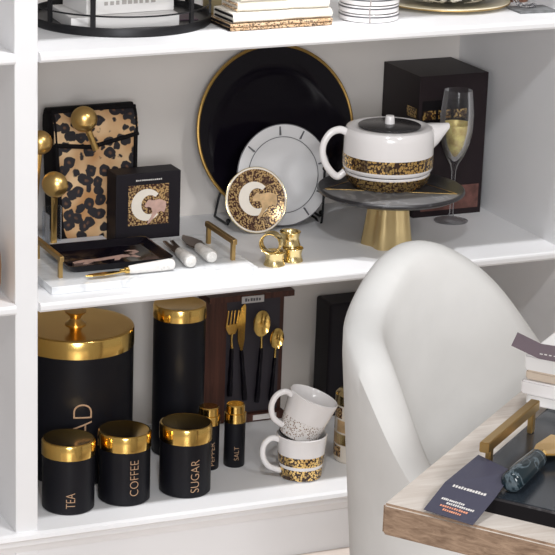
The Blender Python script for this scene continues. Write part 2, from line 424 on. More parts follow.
# knife lying on the tray
def kn(): pass
k0 = Vector((.065, -1.510)); k1 = Vector((.140, -1.446)); kd = (k1 - k0).normalized(); ks = Vector((-kd.y, kd.x))
KZ = .2102
kt = thing('cheese_knife', 'cheese knife with dark green marble handle and gold blade, lying on the black tray', 'knife', (k0.x, k0.y, KZ))
def klp(a, s, z): v = kd * a + ks * s; return (v.x, v.y, z)
L = (k1 - k0).length
bm = tube([klp(0, 0, .0135), klp(.0015, 0, .0135), klp(.006, 0, .0135), klp(L * .5, 0, .0135), klp(L - .004, 0, .0128), klp(L, 0, .0125)], [.007, .0105, .0132, .0133, .0118, .008], 24)
obj('handle', bm, M['greenmarble'], kt, True)
bm = tube([klp(L - .001, 0, .0125), klp(L + .014, 0, .0125)], [.0075, .0065], 16); obj('collar', bm, M['gold'], kt, True)
pl = [(L + .012, -.006), (L + .022, -.026), (L + .04, -.034), (L + .10, -.036), (L + .10, .026), (L + .045, .026), (L + .025, .020), (L + .012, .006)]
pl = [(x, y * .7) for x, y in pl]
bm = prism(pl, .011, .0135); bmesh.ops.bevel(bm, geom=bm.edges[:], offset=.0006, segments=2, affect='EDGES')
for v in bm.verts: v.co = Vector(klp(v.co.x, v.co.y, v.co.z - max(0, v.co.x - L - .03) * .10))
obj('blade', bm, M['goldsoft'], kt)

# leaflet lying over the tray's edge
def dashes(bm, o, ex, ey, w, h, nrm, n, seed, lift=.0004):
    """a row of tiny unreadable marks"""
    rnd = random.Random(seed); x = 0
    for k in range(n):
        ww = w / n * rnd.uniform(.55, .8); x0 = w * k / n; hh = h * rnd.uniform(.7, 1)
        vs = [bm.verts.new(o + ex * a + ey * b + nrm * lift) for a, b in ((x0, 0), (x0 + ww, 0), (x0 + ww, hh), (x0, hh))]
        bm.faces.new(vs)
    return bm
A0 = Vector((.071, -1.424, .2265)); A1 = Vector((.083, -1.486, .2265)); A2 = Vector((.042, -1.519, .2125)); A3 = Vector((.008, -1.459, .2125))
A4 = Vector((-.001, -1.545, .1935)); A5 = Vector((-.032, -1.484, .1935))
lf = thing('leaflet', 'folded slate blue leaflet with small print, draped over the near edge of the black tray', 'leaflet', tuple(A5))
def sheet(pts, th, org):
    bm = bmesh.new(); n = (pts[1] - pts[0]).cross(pts[3] - pts[0]).normalized(); n = n if n.z > 0 else -n
    a = [bm.verts.new(p - org) for p in pts]; b = [bm.verts.new(p - org + n * th) for p in pts]
    bm.faces.new(a[::-1]); bm.faces.new(b)
    for k in range(len(pts)): bm.faces.new((a[k], a[(k + 1) % len(pts)], b[(k + 1) % len(pts)], b[k]))
    return bm, n
bm, n1 = sheet([A0, A1, A2, A3], .0008, A5); obj('upper_page', bm, M['tag'], lf)
bm, n2 = sheet([A3, A2, A4, A5], .0008, A5); obj('lower_page', bm, M['tag'], lf)
def page_marks(bm, c00, c10, c11, c01, org, rows, lift=.0013):
    nn = (c10 - c00).cross(c01 - c00).normalized(); nn = nn if nn.z > 0 else -nn
    P = lambda a, b: c00 * (1 - a) * (1 - b) + c10 * a * (1 - b) + c11 * a * b + c01 * (1 - a) * b - org + nn * lift
    for (x0, x1, y, h, n, sd) in rows:
        rnd = random.Random(sd)
        for k in range(n):
            a = x0 + (x1 - x0) * k / n; wd = (x1 - x0) / n * rnd.uniform(.6, .85); hh = h * rnd.uniform(.75, 1)
            bm.faces.new([bm.verts.new(P(*q)) for q in ((a, y), (a + wd, y), (a + wd, y - hh), (a, y - hh))])
    return bm
o = obj('print_line', page_marks(bmesh.new(), A3, A2, A4, A5, A5, [(.18, .84, .07, .09, 12, 3)]), M['textwhite'], lf, recalc=False)
o = obj('print_block', page_marks(bmesh.new(), A3, A2, A4, A5, A5, [(.16, .62, .54, .07, 12, 5), (.30, .86, .64, .07, 13, 6)]), M['textwhite'], lf, recalc=False)
o = obj('print_block', page_marks(bmesh.new(), A3, A2, A4, A5, A5, [(.22, .78, .75, .07, 12, 7), (.32, .70, .86, .07, 9, 8)]), M['textorange'], lf, recalc=False); setl(o, 'orange lines of small print')

# stack of flat boxes at the far end of the tray
sx_, sy_ = .233, -1.246
stu, stv = inv(sx_, sy_)
zz = .2106
specs = [(.004, .016, 'whitecard', 'white flat gift box at the bottom of the stack on the black tray'), (-.002, .019, 'ceramic', 'white flat gift box second from the bottom of the stack on the tray'),
         (.002, .013, 'beigecard', 'thin beige box in the middle of the stack on the black tray'), (.0, .021, 'whitecard', 'thick white box above the beige one in the stack on the tray'), (.010, .009, 'whitecard', 'smaller white box on top of the stack, under the mauve card')]
for i, (off, h_, mm, lb) in enumerate(specs):
    bm = prism(quad(stu + off, stu + .15, stv + off, stv + .17), 0, h_ - .0006)
    bmesh.ops.bevel(bm, geom=bm.edges[:], offset=.0022, segments=3, affect='EDGES')
    o = obj('gift_box', bm, M[mm], None); o.location = (T0.x, T0.y, zz); tag(o, lb, 'box', 'boxes stacked on the tray'); zz += h_
STZ = zz
# mauve card on top, sticking out to the left
P0 = Vector((.200, -1.266, STZ + .012)); P1 = Vector((.234, -1.222, STZ + .012)); P2 = Vector((.290, -1.285, STZ + .002)); P3 = Vector((.262, -1.345, STZ + .002))
Pm0 = P0 + (P3 - P0) * .38; Pm1 = P1 + (P2 - P1) * .38; Pm0.z = STZ + .0015; Pm1.z = STZ + .0015
cdt = thing('product_card', 'mauve brown card with pale print lying bent on top of the box stack', 'card', (Pm0.x, Pm0.y, STZ))
org = Vector((Pm0.x, Pm0.y, STZ))
bm, n1 = sheet([P0, P1, Pm1, Pm0], .0008, org); obj('raised_page', bm, M['tagbrown'], cdt)
bm, n2 = sheet([Pm0, Pm1, P2, P3], .0008, org); obj('flat_page', bm, M['tagbrown'], cdt)
pr_ = bmesh.new(); ex = (P3 - Pm0); dashes(pr_, Pm0 - org + (Pm1 - Pm0) * .25 + ex * .0 + n2 * .0012, ex.normalized(), (Pm1 - Pm0).normalized(), ex.length * .7, .005, n2, 7, 9, 0)
obj('print_line', pr_, M['textwhite'], cdt, recalc=False)

# ------------------------------------------------------------------ canisters on the bottom shelf
def canister(name, x, y, r, h, lidh, word, th, tlen, tz, off, label, knob=False, group='black canisters with gold lids', lidr=None):
    t = thing(name, label, 'canister', (x, y, ZB), 0, group)
    obj('body', lathe([(0, 0), (r - .003, 0), (r, .003), (r, h), (0, h)], 72), M['black'], t, True)
    lr = lidr or r + .0012; e = lidh
    prof = [(0, h), (lr, h), (lr, h + e - .004), (lr - .0015, h + e - .001), (lr - .004, h + e), (lr * .9, h + e - .0004), (0, h + e)]
    l = obj('lid', lathe(prof, 72), M['gold'], t, True); setl(l, 'polished gold lid')
    if knob:
        obj('knob', lathe([(0, h + e - .001), (.020, h + e - .001), (.020, h + e + .002), (.014, h + e + .006), (.010, h + e + .012), (.013, h + e + .018), (.020, h + e + .023), (.021, h + e + .026), (0, h + e + .028)], 40), M['goldsoft'], l, True)
    if word:
        o = obj('lettering', text_on_cyl(word, th, tlen, r, cam_az(x, y, off), tz), M['text'], t); setl(o, 'thin copper coloured lettering running upwards')
    return t
canister('tea_canister', .090, .090, .0488, .107, .029, 'TEA', .0165, .030, .014, .09, 'small black canister lettered TEA with gold lid, leftmost on the bottom shelf')
canister('coffee_canister', .203, .096, .0489, .106, .031, 'COFFEE', .0165, .070, .021, .40, 'small black canister lettered COFFEE with gold lid, between TEA and SUGAR')
canister('sugar_canister', .326, .095, .0488, .106, .031, 'SUGAR', .0165, .065, .012, .40, 'small black canister lettered SUGAR with gold lid, right of COFFEE')
canister('bread_canister', .172, .283, .1115, .253, .035, 'BREAD', .036, .140, .025, .13, 'large black canister lettered BREAD with knobbed gold lid behind the small canisters', knob=True)
canister('tall_canister', .390, .292, .0510, .279, .026, None, 0, 0, 0, 0, 'tall slim black canister without visible lettering, with gold lid, behind SUGAR')
def mill(name, x, y, r, word, tlen, tz, off, label):
    t = thing(name, label, 'shaker', (x, y, ZB), 0, 'salt and pepper shakers')
    obj('body', lathe([(0, 0), (r - .001, 0), (r, .002), (r, .091), (0, .091)], 40), M['black'], t, True)
    o = obj('cap', lathe([(0, .091), (r + .0007, .091), (r + .0007, .109), (r - .002, .110), (r - .002, .124), (r - .004, .126), (0, .126)], 40), M['gold'], t, True); setl(o, 'stepped gold cap')
    o = obj('lettering', text_on_cyl(word, .009, tlen, r, cam_az(x, y, off), tz), M['text'], t)
mill('salt_shaker', .466, .184, .0205, 'SALT', .028, .016, .22, 'slim black shaker lettered SALT with gold cap, in front of the cutlery display')
mill('pepper_shaker', .412, .188, .0215, 'PEPPER', .048, .010, .42, 'slim black shaker lettered PEPPER with gold cap, half hidden behind SUGAR')

# ------------------------------------------------------------------ cutlery display
ct = thing('cutlery_display', 'dark brown wooden box displaying gold and black cutlery against the back wall', 'display box', (.515, .43, ZB + .001))
cx0, cy0 = .515, .43
def ploc(bm): return xf(bm, Matrix.Translation((-cx0, -cy0, -ZB - .001)))
obj('back_board', ploc(B(.488, .668, .412, .430, ZB + .001, -.165)), M['darkwood'], ct)
obj('left_board', ploc(B(.488, .536, .398, .412, ZB + .001, -.165)), M['darkwood'], ct)
obj('top_board', ploc(B(.488, .672, .372, .430, -.165, -.153)), M['darkwood'], ct)
obj('bottom_board', ploc(B(.540, .665, .388, .412, ZB + .001, ZB + .018)), M['darkwood'], ct)
obj('panel', ploc(B(.536, .655, .402, .412, ZB + .018, -.165)), mat('dark_grey_panel', (.035, .030, .038), .6), ct)
o = obj('top_label', ploc(B(.556, .604, .3695, .372, -.170, -.156)), mat('silver_label', (.50, .48, .47), .5), ct); setl(o, 'small silver label plate')
bm = dashes(bmesh.new(), Vector((.562 - cx0, .3690 - cy0, -.167 - ZB)), Vector((1, 0, 0)), Vector((0, 0, 1)), .036, .007, Vector((0, -1, 0)), 6, 2); obj('label_print', bm, M['greyline'], o, recalc=False)
bpy.context.view_layer.update(); 
o = obj('bottom_label', ploc(B(.596, .648, .3870, .388, ZB + .004, ZB + .015)), M['textwhite'], ct); setl(o, 'pale printed label strip')
def handle(t, top, bot, y, r=.0058):
    bm = bmesh.new(); n = 9; pts = []; rad = []
    for k in range(n + 1):
        f = k / n; pts.append((top[0] + (bot[0] - top[0]) * f, y, top[1] + (bot[1] - top[1]) * f)); rad.append(r * (.72 + .32 * f) * (1.0 if k % 3 else .86))
    return obj('handle', tube(pts, rad, 12), M['blackgloss'], t, True)
def cut(name, label, group='gold and black cutlery'):
    return thing(name, label, 'cutlery', (0, 0, 0), 0, group)
YC = .3935
def local(t, x, z):
    t.location = (x, YC, z)
# fork
t = cut('fork', 'gold fork with black handle, leftmost in the wooden display'); local(t, .545, -.37)
def rel(p): return (p[0] - .545, p[1] + .37)
handle(t, rel((.547, -.270)), rel((.545, -.372)), 0)
obj('neck', tube([(.002, 0, .100), (.0005, 0, .118), (.001, 0, .131)], [.0032, .0022, .0035], 10), M['gold'], t, True)
bm = bmesh.new()
hp = [(-.006, .130), (-.0115, .141), (-.0125, .150), (.0135, .152), (.013, .142), (.008, .130)]
prism([(x, z) for x, z in hp], -.0015, .0015, bm)
for k in range(4):
    x = -.0105 + k * .0073; prism([(x - .0017, .149), (x + .0017, .149), (x + .0045, .180), (x + .0022, .180)], -.001, .001, bm)
xf(bm, UP); obj('tines', bm, M['gold'], t)
# knife
t = cut('table_knife', 'gold bladed knife with black handle, second in the wooden display'); local(t, .575, -.38)
handle(t, (-.007, .103), (.004, -.004), 0)
bm = prism([(-.009, .103), (-.016, .125), (-.0165, .165), (-.010, .195), (-.002, .203), (.001, .195), (-.001, .125), (-.004, .103)], -.0012, .0012)
bmesh.ops.bevel(bm, geom=bm.edges[:], offset=.0005, segments=1, affect='EDGES'); xf(bm, UP); obj('blade', bm, M['gold'], t)
def spoonbowl(rx, rz, depth=.006, seg=28, rings=8, th=.0012):
    bm = bmesh.new(); outer = []; 
    for side in (0, 1):
        prev = [bm.verts.new((0, (depth if side == 0 else depth + th), 0))]; rr = []
        for i in range(1, rings + 1):
            f = i / rings; y = (depth if side == 0 else depth + th) * (1 - f * f)
            ring = [bm.verts.new((rx * f * math.cos(2 * PI * k / seg), y, rz * f * math.sin(2 * PI * k / seg) * (1.06 if math.sin(2 * PI * k / seg) > 0 else 1))) for k in range(seg)]
            for k in range(seg):
                if len(prev) == 1: bm.faces.new((prev[0], ring[k], ring[(k + 1) % seg]))
                else: bm.faces.new((prev[k], prev[(k + 1) % seg], ring[(k + 1) % seg], ring[k]))
            prev = ring
        outer.append(prev)
    for k in range(seg): bm.faces.new((outer[0][k], outer[0][(k + 1) % seg], outer[1][(k + 1) % seg], outer[1][k]))
    return bm
t = cut('table_spoon', 'large gold spoon with black handle, third in the wooden display'); local(t, .607, -.39)
handle(t, (.005, .114), (-.001, -.002), 0)
obj('neck', tube([(.005, 0, .112), (.005, 0, .128), (.004, 0, .142)], [.0032, .0024, .0035], 10), M['gold'], t, True)
bm = spoonbowl(.0185, .027); xf(bm, Matrix.Translation((.003, -.004, .166))); obj('bowl', bm, M['gold'], t, True)
t = cut('tea_spoon', 'smaller gold spoon with black handle, rightmost in the wooden display'); local(t, .637, -.39)
handle(t, (.006, .090), (.0, -.002), 0, .0052)
obj('neck', tube([(.006, 0, .088), (.006, 0, .102), (.007, 0, .112)], [.003, .0022, .003], 10), M['gold'], t, True)
bm = spoonbowl(.0155, .021); xf(bm, Matrix.Translation((.008, -.004, .131))); obj('bowl', bm, M['gold'], t, True)

# ------------------------------------------------------------------ mugs
def mug(name, label, handle_dir, pattern, loc, mtx=None):
    t = thing(name, label, 'mug', loc, 0, 'stacked white mugs')
    r0, r1, h = (.0390 if loc[2] == ZB else .0365), .0490, .089
    def rad(z): return r0 + (r1 - r0) * (z / h) ** .9
    prof = [(0, 0), (r0 - .003, 0), (r0, .003)] + [(rad(z), z) for z in (.02, .045, .07, h - .002)] + [(r1 - .0018, h), (r1 - .0038, h - .002)] + [(rad(z) - .004, z) for z in (.07, .045, .02, .008)] + [(0, .006)]
    obj('body', lathe(prof, 64), M['ceramic'], t, True)
    d = Vector(handle_dir).normalized()
    pts = [(rad(.075) - .004, .078), (rad(.078) + .012, .083), (rad(.06) + .029, .072), (rad(.05) + .033, .050), (rad(.03) + .024, .028), (rad(.02) + .006, .018), (rad(.016) - .003, .016)]
    c = smoothcurve([(d.x * a, d.y * a, z) for a, z in pts], 6)
    obj('handle', tube(c, .0058, 14), M['ceramic'], t, True)
    for (z0, z1, mm) in pattern:
        zs = [z0 + (z1 - z0) * k / 4 for k in range(5)]
        prof = [(rad(z) + .0004, z) for z in zs] + [(rad(z) - .001, z) for z in reversed(zs)]
        o = obj('leopard_band', lathe(prof, 64, closed=True), M[mm], t, True); setl(o, 'speckled leopard band')
    return t
left = (-.93655, .35038, 0)
mug('coffee_mug', 'white mug with two gold leopard bands, standing beneath the tilted mug', (-.96, .10, 0), ((.003, .025, 'golddots'), (.032, .051, 'golddots')), (.563, .086, ZB))
mg = mug('coffee_mug', 'tilted white mug with brown speckled band, resting in the mouth of the lower mug', (-.96, .05, 0), ((.004, .042, 'dotswhite'), (.0, .003, 'black')), (.556, .093, ZB + .0790))
mg.rotation_euler = Matrix.Rotation(R(20), 3, Vector((.33, .94, -.05))).to_euler()

# patterned tin and black box, half hidden by the chair
t = thing('patterned_jar', 'cylindrical jar with cream, gold and black patches and gold lid, beside the chair', 'jar', (.703, .136, ZB))
obj('body', lathe([(0, 0), (.038, 0), (.0413, .004), (.0413, .118), (0, .118)], 56), M['cream'], t, True)
obj('lid', lathe([(0, .118), (.0420, .118), (.0420, .137), (.036, .143), (.020, .147), (0, .147)], 56), M['goldpale'], t, True)
az0 = cam_az(.703, .136)
def cylpatch(r, a0, a1, z0, z1, th=.0006):
    bm = bmesh.new(); n = 10; q = []
    for k in range(n + 1):
        a = a0 + (a1 - a0) * k / n
        q.append([bm.verts.new((rr * math.cos(a), rr * math.sin(a), z)) for rr, z in ((r - .001, z0), (r + th, z0), (r + th, z1), (r - .001, z1))])
    for a, b in zip(q, q[1:]):
        for j in range(4): bm.faces.new((a[j], a[(j + 1) % 4], b[(j + 1) % 4], b[j]))
    bm.faces.new(q[0]); bm.faces.new(q[-1][::-1]); return bm
i = 0
for z0, z1 in ((.012, .034), (.038, .060), (.064, .088), (.092, .114)):
    for k in range(6):
        mm = ['goldpale', 'black', 'golddots', 'cream', 'tan', 'golddotsbig'][(i * 2 + k * 3 + k // 2) % 6]
        if mm == 'cream': i += 1; continue
        a = az0 - PI + k * PI / 3 + .35 * i; obj('patch', cylpatch(.0413, a, a + PI / 3 - .05, z0, z1), M[mm], t); i += 1
o = obj('gift_carton', B(-.07, .07, -.035, .035, 0, .243, .006, 3), M['blackcard'], None); o.location = (.820, .399, ZB); tag(o, 'plain black upright box on the bottom shelf behind the chair', 'box')

# ------------------------------------------------------------------ middle shelf: marble board and what stands on it
mb = thing('marble_board', 'white marble serving board with gold bar handles on the middle shelf', 'serving board', (.24, .155, 0))
MBX, MBY = .24, .155
obj('slab', B(.036 - MBX, .434 - MBX, .030 - MBY, .268 - MBY, 0, .0148, .0015), M['marble'], mb)
for (x, y0, y1) in ((.070, .076, .215), (.408, .080, .208)):
    hb = obj('handle', B(x - .004 - MBX, x + .004 - MBX, y0 - MBY - .004, y1 - MBY + .004, .046, .056, .001), M['brass'], mb); setl(hb, 'square gold bar handle')
    for yy in (y0 + .006, y1 - .006): obj('post', B(x - .0035 - MBX, x + .0035 - MBX, yy - .004 - MBY, yy + .004 - MBY, .0148, .0465), M['brass'], hb)
# tray
ty = thing('trinket_tray', 'shallow black rectangular tray with running leopard motif on the marble board', 'tray', (.192, .165, .0148))
bm = bmesh.new(); hx, hy = .103, .076
def rrect(hx, hy, r, n=5):
    out = []
    for cx_, cy_, a0 in ((hx - r, hy - r, 0), (-hx + r, hy - r, 90), (-hx + r, -hy + r, 180), (hx - r, -hy + r, 270)):
        for k in range(n + 1): a = R(a0 + 90 * k / n); out.append((cx_ + r * math.cos(a), cy_ + r * math.sin(a)))
    return out
levels = [(hx - .012, hy - .012, 0), (hx - .002, hy - .002, .012), (hx, hy, .015), (hx - .003, hy - .003, .015), (hx - .006, hy - .006, .011), (hx - .014, hy - .014, .003)]
rings = [[bm.verts.new((x, y, z)) for x, y in rrect(a, b, .012)] for a, b, z in levels]
for a, b in zip(rings, rings[1:]):
    for k in range(len(a)): bm.faces.new((a[k], a[(k + 1) % len(a)], b[(k + 1) % len(a)], b[k]))
bm.faces.new(rings[0][::-1]); bm.faces.new(rings[-1])
obj('dish', bm, M['blackgloss'], ty, True)
cat = [(-.060, -.006), (-.052, -.002), (-.040, .001), (-.020, .000), (.000, .004), (.018, .007), (.030, .010), (.040, .006), (.050, .008), (.062, .016), (.060, .026), (.048, .028), (.040, .024), (.047, .022), (.053, .020), (.050, .015), (.042, .013), (.050, .001), (.054, -.010), (.047, -.009), (.040, -.002), (.024, -.004), (.016, -.014), (.008, -.014), (.012, -.005), (-.012, -.009), (-.026, -.010), (-.040, -.020), (-.048, -.019), (-.040, -.010), (-.052, -.010), (-.060, -.013)]
bm = prism([(x * 1.15 - .004, y * 1.25 - .004) for x, y in cat], .003, .0036); o = obj('leopard_motif', bm, M['pink'], ty); setl(o, 'pale pink running leopard motif')

def rod(p, q): return Vector(q) - Vector(p)
# cheese spade with gold blade
t = thing('cheese_knife', 'gold bladed cheese knife with white marble handle, in front of the black tray', 'knife', (.108, .056, .0148), R(2), 'white handled cheese tools')
obj('handle', tube([(.084, 0, .0095), (.086, 0, .0095), (.10, 0, .0095), (.165, 0, .0112), (.170, 0, .0112), (.173, 0, .0112)], [.0055, .0075, .0085, .0108, .010, .007], 20), M['ivory'], t, True)
obj('collar', tube([(.068, 0, .009), (.076, 0, .009), (.078, 0, .009), (.085, 0, .009)], [.0035, .0035, .006, .006], 14), M['gold'], t, True)
bm = prism([(0, -.002), (.012, -.007), (.034, -.009), (.056, -.006), (.070, -.003), (.070, .003), (.056, .006), (.030, .006), (.010, .003)], .006, .0085); obj('blade', bm, M['gold'], t)
# two spreaders
def spreader(x, y, rz, label, pronged):
    t = thing('cheese_fork' if pronged else 'cheese_cleaver', label, 'cheese tool', (x, y, .0148), rz, 'white handled cheese tools')
    obj('handle', tube([(0, 0, .0125), (.002, 0, .0125), (.008, 0, .0125), (.075, 0, .010), (.082, 0, .0095), (.084, 0, .009)], [.006, .010, .0125, .0095, .007, .004], 20), M['ivory'], t, True)
    bm = bmesh.new()
    if pronged:
        prism([(.082, -.006), (.10, -.010), (.155, -.010), (.155, -.004), (.12, -.002), (.12, .002), (.155, .004), (.155, .010), (.10, .010), (.082, .006)], .007, .010, bm)
    else:
        prism([(.080, -.006), (.095, -.018), (.12, -.020), (.15, -.010), (.168, .002), (.15, .010), (.11, .014), (.092, .010), (.080, .005)], .007, .0095, bm)
    obj('blade', bm, M['bladedark'], t); setl(t.children[-1], 'dark bronze blade')
    return t
spreader(.314, .058, R(84), 'white handled cheese tool with short slim dark blade, right beside the black tray', True)
spreader(.362, .074, R(86), 'white handled cheese tool with broad leaf shaped dark blade, near the right handle', False)

# gift box with the letter print
def letter_art(parent, r, y, glyph_r, anim=True, mc='cream', ma='tan', sx=1.0):
    """cream crescent letter with a leopard reaching in from the right; XZ plane, facing -Y"""
    bm = bmesh.new(); n = 30; out = []
    for k in range(n + 1):
        a = R(40 + 280 * k / n); out.append((math.cos(a) * glyph_r, math.sin(a) * glyph_r))
    for k in range(n + 1):
        a = R(312 - 262 * k / n); out.append((glyph_r * .20 + math.cos(a) * glyph_r * .55, math.sin(a) * glyph_r * .60))
    a = [bm.verts.new((x, y, z)) for x, z in out]; b = [bm.verts.new((x, y - .0005, z)) for x, z in out]
    m_ = len(out)
    for k in range(n): 
        k2 = m_ - 1 - k
        for vv, rev in ((a, 0), (b, 1)):
            f = (vv[k], vv[k + 1], vv[k2 - 1], vv[k2]); bm.faces.new(f if not rev else f[::-1])
    for k in range(m_): bm.faces.new((a[k], b[k], b[(k + 1) % m_], a[(k + 1) % m_]))
    o = obj('letter', bm, M[mc], parent); setl(o, 'large cream letter C')
    g = glyph_r
    an = [(-.12, -.10), (-.08, .10), (.02, .20), (.10, .30), (.22, .34), (.30, .26), (.50, .26), (.80, .30), (1.05, .22), (1.28, .10), (1.26, -.25), (1.15, -.55), (.95, -.45), (.70, -.55), (.45, -.85), (.20, -1.15), (.05, -1.22), (.10, -1.05), (.30, -.75), (.38, -.45), (.30, -.20), (.10, -.12), (.0, -.16)]
    bm = prism([(x * g * sx, z * g) for x, z in an], -.0004, .0002); xf(bm, Matrix.Translation((0, y - .0006, 0)) @ UP)
    o = obj('leopard', bm, M[ma], parent); setl(o, 'leopard figure reaching into the letter')
gb = thing('gift_box', 'black square gift box printed with a cream letter C, behind the marble board', 'box', (.315, .302, 0))
obj('carton', B(-.0655, .0655, -.025, .025, 0, .141, .0015), M['blackcard'], gb)
o = obj('picture', B(-.041, .041, -.0256, -.025, .040, .118), M['golddotsbig'], gb); setl(o, 'square speckled gold and brown print')
pe = bpy.data.objects.new('letter_print', None); col.objects.link(pe); pe.parent = gb; pe.location = (-.004, -.0258, .079)
letter_art(pe, .03, 0, .031, ma='pink', sx=1.0)
bm = dashes(bmesh.new(), Vector((-.026, -.0254, .126)), Vector((1, 0, 0)), Vector((0, 0, 1)), .054, .003, Vector((0, -1, 0)), 13, 6); obj('caption_print', bm, M['textwhite'], gb, recalc=False)

# leopard pouch
pb = thing('leopard_pouch', 'leopard print fabric pouch with black sides and trim, behind the gold spoons', 'pouch', (.2345, .375, 0))
pb.scale = (1, 1, .965); hw = .0885
def pouch(hw_, d0, d1, h, bend=.0):
    bm = bmesh.new(); rings = []
    for f in [0, .02, .08, .3, .6, .85, .93, .98, 1.0]:
        k = 1.0
        if f > .85: k = math.sqrt(max(0, 1 - ((f - .85) / .15) ** 2)) * .8 + .2
        if f < .08: k = .8 + .2 * math.sqrt(1 - ((.08 - f) / .08) ** 2)
        wx = hw_ - .010 * (1 - f)
        if f < .08: wx -= .012 * (1 - f / .08)
        dd = (d1 * (1 - f) + d0 * f) * k
        rings.append([bm.verts.new((x, y + .012 * f, h * f)) for x, y in rrect(wx, dd, min(.012, dd * .9), 4)])
    for a, b in zip(rings, rings[1:]):
        for j in range(len(a)): bm.faces.new((a[j], a[(j + 1) % len(a)], b[(j + 1) % len(a)], b[j]))
    bm.faces.new(rings[0][::-1]); bm.faces.new(rings[-1]); return bm
obj('body', pouch(hw, .030, .042, .262), M['blackmatt'], pb, True); setl(pb.children[-1], 'black fabric sides')
def frontpanel(zs, out, x0f, x1f, yf, th=.003):
    bm = bmesh.new(); nx = 12; g = []
    for z in zs:
        row = []
        for k in range(nx + 1):
            f = k / nx; x = x0f(z) + (x1f(z) - x0f(z)) * f
            row.append((bm.verts.new((x, yf(z, f) - out, z)), bm.verts.new((x, yf(z, f) - out + th, z))))
        g.append(row)
    for a, b in zip(g, g[1:]):
        for k in range(nx):
            bm.faces.new((a[k][0], a[k + 1][0], b[k + 1][0], b[k][0])); bm.faces.new((a[k][1], b[k][1], b[k + 1][1], a[k + 1][1]))
    for k in range(nx):
        bm.faces.new((g[0][k][0], g[0][k][1], g[0][k + 1][1], g[0][k + 1][0])); bm.faces.new((g[-1][k][0], g[-1][k + 1][0], g[-1][k + 1][1], g[-1][k][1]))
    for a, b in zip(g, g[1:]):
        bm.faces.new((a[0][0], b[0][0], b[0][1], a[0][1])); bm.faces.new((a[-1][0], a[-1][1], b[-1][1], b[-1][0]))
    return bm
def yfront(z, f):
    q = z / .262; d = .042 * (1 - q) + .030 * q
    y = -d + .012 * q
    if q > .85: y += d * (1 - math.sqrt(max(0, 1 - ((q - .85) / .15) ** 2))) * .8
    return y - .003 * math.sin(PI * f)
def inset(z):
    return 0.006 + (.016 * (1 - z / .03) ** 2 if z < .03 else 0)
zs = [.004, .008, .015, .03, .07, .11, .15, .19, .21, .225, .236, .246, .253, .258]
fp = obj('front_panel', frontpanel(zs, .002, lambda z: -hw + .010 * (1 - z / .262) + inset(z), lambda z: hw - .010 * (1 - z / .262) - inset(z), yfront), M['leopard'], pb, True); setl(fp, 'leopard print front')
# flap with black trim
bm = bmesh.new(); nx = 16; g = []
def flapbot(f): return .186 + .026 * abs(f - .42) + .008 * f
for j in range(7):
    row = []
    for k in range(nx + 1):
        f = k / nx; z = flapbot(f) + (.258 - flapbot(f)) * j / 6; x = -hw + .004 + (2 * hw - .008) * f
        row.append((bm.verts.new((x, yfront(z, f) - .007, z)), bm.verts.new((x, yfront(z, f) - .003, z))))
    g.append(row)
for a, b in zip(g, g[1:]):
    for k in range(nx):
        bm.faces.new((a[k][0], a[k + 1][0], b[k + 1][0], b[k][0])); bm.faces.new((a[k][1], b[k][1], b[k + 1][1], a[k + 1][1]))
fl = obj('flap', bm, M['leopard'], pb, True); setl(fl, 'leopard print flap')
obj('flap_trim', tube([(-hw + .004 + (2 * hw - .008) * k / 16, yfront(flapbot(k / 16), k / 16) - .006, flapbot(k / 16)) for k in range(17)],   .0048, 8), M['blackmatt'], fl, True)
side = [(-hw + .006 + .010 * (1 - z / .262) + (.014 * (1 - z / .03) ** 2 if z < .03 else 0), yfront(z, 0) - .004, z) for z in zs]
obj('side_piping', tube(side, .0040, 8), M['blackmatt'], pb, True)
obj('side_piping', tube([(-x, y, z) for x, y, z in side], .0040, 8), M['blackmatt'], pb, True)
obj('top_piping', tube([(-hw + .004 + (2 * hw - .008) * k / 10, yfront(.258, .5) - .004, .259) for k in range(11)], .0042, 8), M['blackmatt'], pb, True)

# acrylic holder with gold spoons
ah = thing('acrylic_holder', 'small clear acrylic stand with pale base in front of the leopard pouch', 'stand', (.165, .298, 0))
obj('base', B(-.052, .070, -.020, .012, 0, .017, .001), mat('frosted_base', (.75, .77, .82), .3), ah)
obj('upright', B(-.052, -.016, .002, .007, .017, .085, .001), M['acrylic'], ah)
obj('upright', B(-.052, -.047, -.020, .012, .017, .075, .001), M['acrylic'], ah)
def gspoon(label, head, r, tip, yy, face=R(-20)):
    t = thing('gold_spoon', label, 'spoon', (tip[0], tip[2], tip[1]), 0, 'round gold serving spoons')
    dx, dz = head[0] - tip[0], head[1] - tip[1]; dy = head[2] - tip[2]
    # shallow ball-like bowl, rounded back to the viewer
    prof = [(0, -r * .62), (r * .45, -r * .55), (r * .8, -r * .32), (r * .97, -.002), (r, .002), (r * .95, .004), (r * .75, -r * .22), (r * .4, -r * .46), (0, -r * .52)]
    bm = lathe(prof, 40); xf(bm, Matrix.Translation((dx, dy, dz)) @ Matrix.Rotation(face, 4, 'Z') @ Matrix.Rotation(PI / 2 + R(180), 4, 'X') @ Matrix.Rotation(0, 4, 'Z'))
    obj('bowl', bm, M['goldsoft'], t, True)
    d = Vector((-dx, -dy, -dz)).normalized()
    p0 = Vector((dx, dy, dz)) + d * r * .9
    obj('handle', tube([p0, p0 * .66, p0 * .33, (0, 0, 0)], [.0035, .0030, .0030, .0034], 12, flat=1.9), M['goldsoft'], t, True)
gspoon('round gold spoon tucked against the flap of the leopard pouch, highest of the three', (.194, .246, .304), .025, (.222, .184, .314), 0)
gspoon('round gold spoon against the black side of the pouch, half hidden by the divider', (.101, .213, .285), .023, (.089, .017, .300), 0)
gspoon('round gold spoon standing lowest, in the clear acrylic stand by the pouch', (.122, .137, .262), .025, (.130, .018, .290), 0, R(-35))

